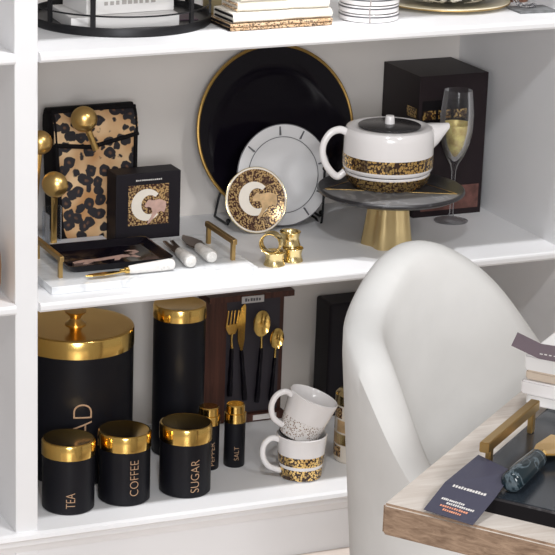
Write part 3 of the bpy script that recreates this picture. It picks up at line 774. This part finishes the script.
# ------------------------------------------------------------------ plates on easels
def lean(c, yaw, tilt):
    """frame of a disc whose face looks to -Y, leaning back"""
    return Matrix.Translation(c) @ Matrix.Rotation(yaw, 4, 'Z') @ Matrix.Rotation(PI / 2 - tilt, 4, 'X')
def ring_band(r0, r1, z, th=.0006, seg=96):
    return lathe([(r0, z), (r1, z), (r1, z + th), (r0, z + th)], seg, closed=True)
def plate_obj(name, label, c, yaw, tilt, r, mface, mrim, depth, group=None):
    t = thing(name, label, 'plate', c, 0, group); t.rotation_euler = lean((0, 0, 0), yaw, tilt).to_euler()
    prof = [(0, -depth), (r * .55, -depth), (r * .70, -depth * .75), (r, -.001), (r, .0015), (r * .97, .002), (r * .70, -depth * .35), (r * .62, -depth * .62), (0, -depth * .62)]
    obj('plate', lathe(prof, 112), mface, t, True)
    return t
def rim_ring(t, r, m, rr, name='rim', label=None):
    bm = tube([(r * math.cos(2 * PI * k / 96), r * math.sin(2 * PI * k / 96), .001) for k in range(96)], rr, 8, cyclic=True)
    o = obj(name, bm, m, t, True)
    if label: setl(o, label)
    return o
t = plate_obj('charger_plate', 'large glossy black charger plate with gold rim, leaning at the back', (.6255, .388, .1755), 0, .21, .166, M['blackgloss'], None, .016)
rim_ring(t, .1655, mat('antique_gold_rim', (.36, .22, .06), .4, .7), .0034, label='thin antique gold rim')
t = plate_obj('dinner_plate', 'pale grey-white plate with dark dashes round its rim, in front of the black charger', (.6155, .322, .1015), 0, .22, .099, M['enamel'], None, .010)
rim_ring(t, .0985, M['greyline'], .0011, label='fine dark edge line')
obj('inner_line', ring_band(.0735, .0747, -.0022, .0012), M['greyline'], t)
setl(t.children[-1], 'fine dark inner ring')
for k in range(9):
    a = R(12 + 40 * k + (k % 2) * 8); bm = B(.0775, .0945, -.0011, .0011, -.0022, .0036); xf(bm, Matrix.Rotation(a, 4, 'Z')); obj('dash', bm, M['greyline'], t)
t = plate_obj('letter_plate', 'small round leopard print plate with a cream letter C, leaning before the larger plates', (.5475, .299, .0625), 0, .31, .0640, M['cream'], None, .006)
obj('print', lathe([(0, -.0036), (.0405, -.0036), (.0590, .0015), (.0600, .0024), (.0405, -.0026), (0, -.0026)], 80), M['golddotsbig'], t, True); setl(t.children[-1], 'gold and brown speckled print')
rim_ring(t, .0635, M['goldpale'], .0009, label='thin pale gold rim')
pe = bpy.data.objects.new('letter_print', None); col.objects.link(pe); pe.parent = t; pe.location = (-.002, .003, -.0022); pe.rotation_euler = (-PI / 2, 0, 0)
letter_art(pe, .03, 0, .033, ma='tan', sx=1.15)

def easel(name, label, cx, y, w, hh, post, group='black wire plate stands', lpost=None):
    rpost = post
    t = thing(name, label, 'plate stand', (cx, y, 0), 0, group)
    obj('back_frame', tube(smoothcurve([(-w, .024, .004), (-w * .8, .018, hh * .5), (0, .014 , hh), (w * .8, .018, hh * .5), (w, .024, .004)], 6), .0024, 8), M['iron'], t, True)
    for s in (-1, 1):
        post = lpost if (s < 0 and lpost) else rpost
        f = obj('front_arm', tube(smoothcurve([(s * w, .024, .004), (s * w, -.01, .004), (s * w, -.040, .004), (s * w, -.044, post)], 6), .0024, 8), M['iron'], t, True)
        bm = bmesh.new(); bmesh.ops.create_uvsphere(bm, u_segments=16, v_segments=10, radius=.0048, matrix=Matrix.Translation((s * w, -.044, post))); obj('ball_end', bm, M['iron'], f, True)
    return t
easel('plate_stand', 'black wire stand holding the large charger plate, ball foot at its left', .610, .388, .100, .15, .012)
easel('plate_stand', 'black wire stand holding the pale plate, upright post at its right', .620, .349, .075, .09, .112, lpost=.012)

# ------------------------------------------------------------------ gold napkin rings
def ringbm():
    return lathe([(.0195, 0), (.0200, .001), (.0175, .007), (.0165, .013), (.0175, .019), (.0200, .025), (.0195, .026), (.0180, .025), (.0160, .019), (.0150, .013), (.0160, .007), (.0180, .001)], 48, closed=True)
rb = ringbm(); ro = obj('napkin_ring', rb, M['goldpale'], None, True); ro.location = (.489, .079, 0); tag(ro, 'flared gold napkin ring standing upright, nearest the shelf edge', 'napkin ring', 'gold napkin rings')
def rcopy(loc, rot, label):
    c = ro.copy(); col.objects.link(c); c.location = loc; c.rotation_euler = rot; c['label'] = label; return c
rcopy((.532, .092, 0), (0, 0, 0), 'flared gold napkin ring standing upright, on the right of the pile')
rcopy((.534, .110, .0262), (0, 0, 0), 'flared gold napkin ring standing on top of the right-hand one')
rcopy((.484, .078, .0465), (R(90), 0, R(-38)), 'gold napkin ring on its side, open end showing, left in the pile')

# ------------------------------------------------------------------ cake stand, teapot
cs = thing('cake_stand', 'dark round cake stand with gold inlay lines on a fluted gold foot', 'cake stand', (.754, .138, 0))
def lobed(r, z, n=6, amp=.16, seg=96): return [(r * (1 + amp * math.cos(n * a)) * math.cos(a + .2), r * (1 + amp * math.cos(n * a)) * math.sin(a + .2), z) for a in [2 * PI * k / seg for k in range(seg)]]
bm = bmesh.new(); rings = [[bm.verts.new(p) for p in lobed(r, z, 5, am)] for r, z, am in ((.046, 0, .13), (.046, .003, .13), (.041, .035, .15), (.036, .07, .17), (.034, .100, .17))]
for a, b in zip(rings, rings[1:]):
    for k in range(96): bm.faces.new((a[k], a[(k + 1) % 96], b[(k + 1) % 96], b[k]))
bm.faces.new(rings[0][::-1]); bm.faces.new(rings[-1]); o = obj('foot', bm, M['goldfoot'], cs, True); setl(o, 'fluted gold foot')
PZ = .112
o = obj('plate', lathe([(0, .100), (.128, .100), (.1395, .106), (.1400, .108), (.1395, .110), (.137, PZ), (0, PZ)], 120), M['slate'], cs, True)
tri = [(math.cos(R(a)) * .128, math.sin(R(a)) * .128) for a in (168, 318, 70)]
for i in range(3):
    p, q = Vector(tri[i]), Vector(tri[(i + 1) % 3]); o2 = obj('inlay_line', bar_box(p, q, .0022, PZ - .0005, PZ + .0004, 0), M['goldsoft'], cs); setl(o2, 'thin gold inlay line')
# grey marble segment in front of the inlay line
p, q = Vector(tri[0]), Vector(tri[1]); a0 = 170; a1 = 316
seg_ = [(math.cos(R(a0 + (a1 - a0) * k / 40)) * .134, math.sin(R(a0 + (a1 - a0) * k / 40)) * .134) for k in range(41)]
o = obj('marble_segment', prism(seg_, PZ - .0003, PZ + .0002), M['greymarble'], cs); setl(o, 'lighter grey marble segment')

tx, ty_ = .752, .152
cup = thing('tea_cup', 'white cup with gold leopard print, standing under the teapot on the cake stand', 'cup', (tx, ty_, PZ + .0006))
obj('body', lathe([(0, 0), (.060, 0), (.066, .001), (.0765, .012), (.0805, .028), (.079, .030), (.0745, .030), (.070, .012), (0, .008)], 80), M['ceramic'], cup, True)
obj('leopard_band', lathe([(.0665, .0015), (.0771, .012), (.0808, .0255), (.0795, .0255), (.0755, .012), (.0655, .0015)], 80, closed=True), M['golddots'], cup, True)
ch_pts = [(-.072, .018), (-.092, .026), (-.100, .030), (-.0995, .024), (-.09, .014), (-.074, .010)]
tp = thing('teapot', 'white teapot with gold leopard band and black lid, set on its matching cup', 'teapot', (tx, ty_, PZ + .0312))
tp.scale = (1.0, 1.0, 1.13)
zb = 0.0
obj('body', lathe([(0, 0), (.074, 0), (.0825, .002), (.0845, .005), (.0850, .008), (.0850, .060), (.0842, .068), (.0805, .0735), (.074, .0755), (.066, .0752), (.062, .0735), (0, .073)], 96), M['ceramic'], tp, True)
o = obj('leopard_band', lathe([(.0853, .009), (.0854, .010), (.0854, .029), (.0853, .030), (.0842, .030), (.0842, .009)], 96, closed=True), M['golddots'], tp, True); setl(o, 'gold leopard spotted band')
lid = obj('lid', lathe([(0, .0735), (.0575, .0735), (.0590, .0745), (.0590, .0765), (.0575, .0772), (0, .0790)], 80), mat('lid_black', (.035, .033, .035), .22), tp, True); setl(lid, 'black disc lid')
o = obj('knob', lathe([(0, .078), (.0095, .078), (.0095, .0805), (.0085, .090), (.0078, .092), (0, .0925)], 36), M['ceramic'], lid, True); setl(o, 'white cylindrical knob')
ld = Vector((-.93655, .35038, 0)).normalized(); ld = Matrix.Rotation(R(8), 3, 'Z') @ ld
hp = [(.079, .064), (.096, .070), (.114, .064), (.126, .046), (.126, .024), (.113, .002), (.097, -.010), (.083, -.002)]
c = smoothcurve([(ld.x * a, ld.y * a, z) for a, z in hp], 7); obj('handle', tube(c, .0056, 16, flat=1.15), M['ceramic'], tp, True)
# spout
rd = Vector((.93655, -.35038, 0)).normalized(); rd = Matrix.Rotation(R(12), 3, 'Z') @ rd; sd = Vector((-rd.y, rd.x, 0))
bm = bmesh.new(); rings = []
for a, zc, hwid, hh in ((.070, .050, .024, .026), (.084, .054, .023, .0235), (.095, .058, .019, .0185), (.105, .0635, .014, .0125), (.112, .0675, .0105, .0085), (.117, .0705, .0085, .0055)):
    ring = []
    for k in range(20):
        b = 2 * PI * k / 20; x = math.cos(b) * hwid; z = zc + math.sin(b) * hh
        z = min(z, .0755 + (a - .07) * .03); ring.append(bm.verts.new(rd * a + sd * x + Vector((0, 0, z))))
    rings.append(ring)
for a, b in zip(rings, rings[1:]):
    for k in range(20): bm.faces.new((a[k], a[(k + 1) % 20], b[(k + 1) % 20], b[k]))
bm.faces.new(rings[0][::-1]); bm.faces.new(rings[-1]); obj('spout', bm, M['ceramic'], tp, True)

# ------------------------------------------------------------------ champagne flute and box
ft = thing('champagne_flute', 'clear glass flute with gold leaf in its lower bowl, beside the tall dark box', 'glass', (.948, .247, 0))
GZ = .263
WF = 1.2
outp = [(0, .0), (.033, .0), (.0335, .0012), (.022, .0035), (.0062, .008), (.0040, .016), (.0036, .060), (.0042, .100), (.0065, .114), (.0150, .132), (.0225, .155), (.0268, .185), (.0270, .215), (.0245, .245), (.0225, GZ)]
inn = [(.0213, GZ), (.0233, .245), (.0258, .215), (.0256, .185), (.0213, .156), (.0135, .134), (.004, .122), (0, .120)]
obj('glass', lathe([(r * (WF if z > .1 else 1), z) for r, z in outp + inn], 64), M['glass'], ft, True)
o = obj('gold_leaf', lathe([(r * WF, z) for r, z in [(0, .1215), (.0038, .1235), (.0130, .1355), (.0207, .157), (.0249, .185), (.0252, .197), (.0245, .197), (.0240, .185), (.0197, .157), (.012, .137), (0, .1235)]], 56), M['goldleaf'], ft, True); setl(o, 'crumpled gold leaf lining')
bx0 = thing('glassware_box', 'tall dark brown box printed with gold leopard tumblers, in the back right corner', 'box', (.9595, .364, 0))
obj('carton', B(-.0755, .0755, -.078, .078, 0, .285, .001), M['browncard'], bx0)
o = obj('picture', B(-.068, .045, -.0786, -.078, .170, .236), M['blackmatt'], bx0)
for k, x in enumerate((-.052, -.018, .016)):
    o = obj('tumbler_print', B(x - .014, x + .014, -.0792, -.0786, .198, .216), M['golddots'], bx0); setl(o, 'printed gold leopard tumbler')
o = obj('tumbler_print', B(-.0762, -.0755, -.070, -.030, .200, .220), M['golddots'], bx0)
o = obj('lower_stripe', B(-.060, .068, -.0786, -.078, .012, .060), mat('brown_stripe', (.13, .055, .045), .5, noise=.4, nscale=60), bx0); setl(o, 'brown printed stripe')

# ------------------------------------------------------------------ top shelf
bk = thing('wire_basket', 'black round wire basket with flat band base at the left of the top shelf', 'basket', (.235, .231, ZT))
br = .166
obj('base', lathe([(0, 0), (br - .002, 0), (br, .002), (br, .014), (br - .001, .016), (br - .004, .016), (br - .006, .006), (0, .005)], 120), M['iron'], bk, True)
def wring(r, z, rr, sq=1): return tube([(r * math.cos(2 * PI * k / 120), r * math.sin(2 * PI * k / 120), z) for k in range(120)], rr, 8, cyclic=True)
obj('wire_ring', wring(br - .003, .036, .0016), M['iron'], bk, True)
obj('wire_ring', wring(br - .003, .080, .0016), M['iron'], bk, True)
obj('top_ring', lathe([(br - .005, .108), (br, .108), (br, .122), (br - .005, .122)], 120, closed=True), M['iron'], bk, True)
a0 = cam_az(.235, .231)
for k, dg in enumerate((-49, -16.6, 51, 90, 130, 170, 215, 265)):
    a = a0 + R(dg)
    bm = B(-.0022, .0022, -.0045, .0045, .010, .112); xf(bm, Matrix.Rotation(a, 4, 'Z') @ Matrix.Translation((br - .003, 0, 0))); obj('upright', bm, M['iron'], bk)
def sbox(name, label, x, y, z, sx, sy, sz, rz, m, marks=0):
    t = thing(name, label, 'box', (x, y, z), rz, 'white boxes in the wire basket')
    obj('carton', B(-sx / 2, sx / 2, -sy / 2, sy / 2, 0, sz, .001), m, t)
    if marks:
        bm = dashes(bmesh.new(), Vector((-sx * .3, -sy / 2 - .0003, sz * .40)), Vector((1, 0, 0)), Vector((0, 0, 1)), sx * .6, sz * .22, Vector((0, -1, 0)), marks, 4); obj('front_print', bm, mat('grey_print', (.42, .40, .38), .6), t, recalc=False)
    return t
sbox('gift_box', 'wide flat white box lying lowest inside the black wire basket', .212, .196, ZT + .0055, .200, .135, .022, R(-4), M['whitecard'], 0)
sbox('gift_box', 'white box with faint grey print on top of the flat one in the wire basket', .222, .206, ZT + .0282, .170, .11, .040, R(3), M['whitecard'], 9)
o = obj('pamphlet', B(-.03, .03, -.02, .02, 0, .002), mat('dark_plum_card', (.08, .05, .07), .5), None); o.location = (.344, .190, ZT + .0065); o.rotation_euler = (0, 0, R(80)); tag(o, 'small dark plum card lying at the right inside the wire basket', 'card')
t = thing('candle_holder', 'pale gold cylindrical holder between the wire basket and the napkins', 'candle holder', (.440, .240, ZT))
obj('cup', lathe([(0, 0), (.034, 0), (.036, .003), (.036, .085), (.034, .085), (.033, .010), (0, .008)], 56), mat('beige_gold', (.62, .50, .28), .4, .5), t, True)
obj('base_ring', tube([(.0362 * math.cos(2 * PI * k / 60), .0362 * math.sin(2 * PI * k / 60), .004) for k in range(60)], .0018, 8, cyclic=True), M['goldsoft'], t, True)
# napkins
def napkin(label, z, h, m, x0, x1, y0, y1, rz, hem=None, seed=0):
    t = thing('folded_napkin', label, 'napkin', ((x0 + x1) / 2, (y0 + y1) / 2, z), rz, 'folded cloth napkins')
    hx_, hy_ = (x1 - x0) / 2, (y1 - y0) / 2; n = 1 if m == 'cloth' else 2; lay = h / n
    for i in range(n):
        bm = bmesh.new(); g = []; seg = 10; nx = 14
        # a folded layer: flattened loop rounded at the front fold
        prof = [(hy_, 0.0004), (-hy_ + lay * .4, 0.0004), (-hy_ + lay * .1, lay * .2), (-hy_, lay * .5), (-hy_ + lay * .1, lay * .8), (-hy_ + lay * .4, lay - .0004), (hy_, lay - .0004)]
        rnd = random.Random(seed * 7 + i); ph = rnd.uniform(0, 6)
        for k in range(nx + 1):
            x = -hx_ + 2 * hx_ * k / nx; wob = .0012 * math.sin(k * .8 + ph)
            g.append([bm.verts.new((x + (rnd.uniform(-.001, .001) if k in (0, nx) else 0), y + (wob if y < 0 else 0), i * lay + zz_ + (abs(wob) * .3 if 0 < k < nx else 0))) for y, zz_ in prof])
        for a, b in zip(g, g[1:]):
            for j in range(len(prof) - 1): bm.faces.new((a[j], a[j + 1], b[j + 1], b[j]))
            bm.faces.new((a[-1], a[0], b[0], b[-1]))
        bm.faces.new(g[0]); bm.faces.new(g[-1][::-1])
        obj('fold', bm, M[m], t, True)
    if hem:
        for zz_ in (h * .25, h * .75):
            o = obj('hem', tube([(-hx_ - .0008, -hy_ + .004, zz_), (-hx_ - .0012, 0, zz_), (-hx_ - .0008, hy_ - .01, zz_)], .0022, 8), M[hem], t, True); setl(o, 'dark hem along the folded edge')
    return t
napkin('leopard brown folded napkin with dark hem, lowest of the stack', ZT, .013, 'leopardfine', .383, .583, .068, .165, R(1), 'blackmatt', 1)
napkin('cream folded napkin with dark hem, directly on the leopard napkin', ZT + .013, .018, 'cloth', .388, .583, .070, .158, R(1.5), 'blackmatt', 2)
napkin('cream folded napkin without hem, above the hemmed cream one', ZT + .031, .018, 'cloth', .402, .580, .076, .155, R(-1), 'leopardfine', 3)
napkin('cream folded napkin, topmost in the stack of napkins', ZT + .049, .014, 'cloth', .408, .575, .078, .155, R(0), None, 4)
# ramekin stack
def dish(z, label):
    t = thing('round_dish', label, 'dish', (.677, .112, z), 0, 'white stacked dishes')
    obj('body', lathe([(0, 0), (.050, 0), (.0545, .002), (.0550, .004), (.0548, .0135), (.0535, .0148), (.051, .0145), (.050, .006), (0, .005)], 72), M['ceramic'], t, True)
    o = obj('stripe', lathe([(.0548, .0095), (.0554, .0097), (.0553, .0123), (.0546, .0125)], 72, closed=True), M['greyline'], t, True); setl(o, 'dark stripe round the side')
    a = cam_az(.677, .112) + .02; obj('side_stripe', cylpatch(.0550, a, a + .05, .001, .0135, .0005), mat('warm_grey', (.32, .29, .28), .5), t)
    return t
d0 = dish(ZT, 'shallow white round dish with dark stripe, lowest of the stack on the top shelf')
for k, lb in enumerate(('shallow white round dish with dark stripe, second from the bottom of the stack', 'shallow white round dish with dark stripe, third from the bottom of the stack', 'shallow white round dish with dark stripe, topmost of the stack')):
    c = copy_tree(d0, lb); c.location = (.677 + .001 * (k - 1), .112, ZT + .0152 * (k + 1))
# platter and patterned plate
t = thing('round_platter', 'large cream round platter with gold edge, right of the white dish stack', 'platter', (.882, .205, ZT))
obj('body', lathe([(0, 0), (.075, 0), (.085, .002), (.122, .0075), (.1235, .009), (.122, .0105), (.085, .006), (0, .005)], 100), mat('cream_glaze', (.80, .72, .52), .3), t, True)
o = obj('rim', tube([(.1230 * math.cos(2 * PI * k / 100), .1230 * math.sin(2 * PI * k / 100), .0075) for k in range(100)], .0016, 8, cyclic=True), M['brass'], t, True)
t = thing('patterned_plate', 'round plate with black and white animal pattern, lying on the cream platter', 'plate', (.886, .208, ZT + .0110))
obj('body', lathe([(0, 0), (.070, 0), (.084, .003), (.110, .013), (.111, .0145), (.109, .0155), (.084, .006), (0, .004)], 100), M['pattern'], t, True)
obj('foot_ring', tube([(.0704 * math.cos(2 * PI * k / 80), .0704 * math.sin(2 * PI * k / 80), .0016) for k in range(80)], .0015, 8, cyclic=True), M['cream'], t, True)
# tumbler with leopard print, glass bead string, slate card
t = thing('tumbler', 'small brown leopard tumbler at the right end of the top shelf', 'glass', (1.018, .170, ZT))
obj('body', lathe([(0, 0), (.018, 0), (.021, .003), (.026, .06), (.0245, .06), (.019, .006), (0, .005)], 48), M['ceramic'], t, True)
obj('print', lathe([(.0214, .004), (.0262, .058), (.0255, .058), (.0208, .004)], 48, closed=True), mat('brown_mottle', (.16, .075, .05), .35, noise=.6, nscale=120), t, True)
t = thing('glass_bead_string', 'short string of clear glass beads hanging down between the platter and the slate card', 'beads', (.985, .100, ZT))
bpts = smoothcurve([(-.012, .060, .060), (-.006, .045, .045), (0.0, .025, .022), (.006, .008, .0062), (.018, -.004, .0062), (.030, .002, .0062)], 3)
for i, p in enumerate(bpts):
    bm = bmesh.new(); bmesh.ops.create_icosphere(bm, subdivisions=2, radius=.0060 if i % 2 else .0045, matrix=Matrix.Translation(p)); obj('bead', bm, M['glass'], t, True)
obj('cord', tube(bpts, .0008, 6), M['textwhite'], t, True)
o = obj('slate_coaster', B(-.038, .038, -.030, .030, 0, .004, .0008), mat('slate_coaster_stone', (.16, .165, .17), .6, noise=.3, nscale=60), None); o.location = (1.010, .098, ZT); o.rotation_euler = (0, 0, R(-4)); tag(o, 'dark grey slate coaster lying at the right end of the top shelf', 'coaster')
o.location = (1.006, .092, ZT)

# ------------------------------------------------------------------ neighbouring bay on the left
t = thing('brown_vase', 'tan brown glazed vase at the left edge, in the neighbouring bay', 'vase', (-.108, .062, 0))
obj('body', lathe([(0, 0), (.044, 0), (.052, .006), (.057, .030), (.058, .06), (.056, .085), (.048, .102), (.036, .110), (.031, .110), (.042, .10), (.051, .08), (.052, .06), (.045, .01), (0, .008)], 64), M['brownleather'], t, True)
obj('foot_ring', tube([(.0490 * math.cos(2 * PI * k / 48), .0490 * math.sin(2 * PI * k / 48), .004) for k in range(48)], .0025, 8, cyclic=True), M['brass'], t, True)
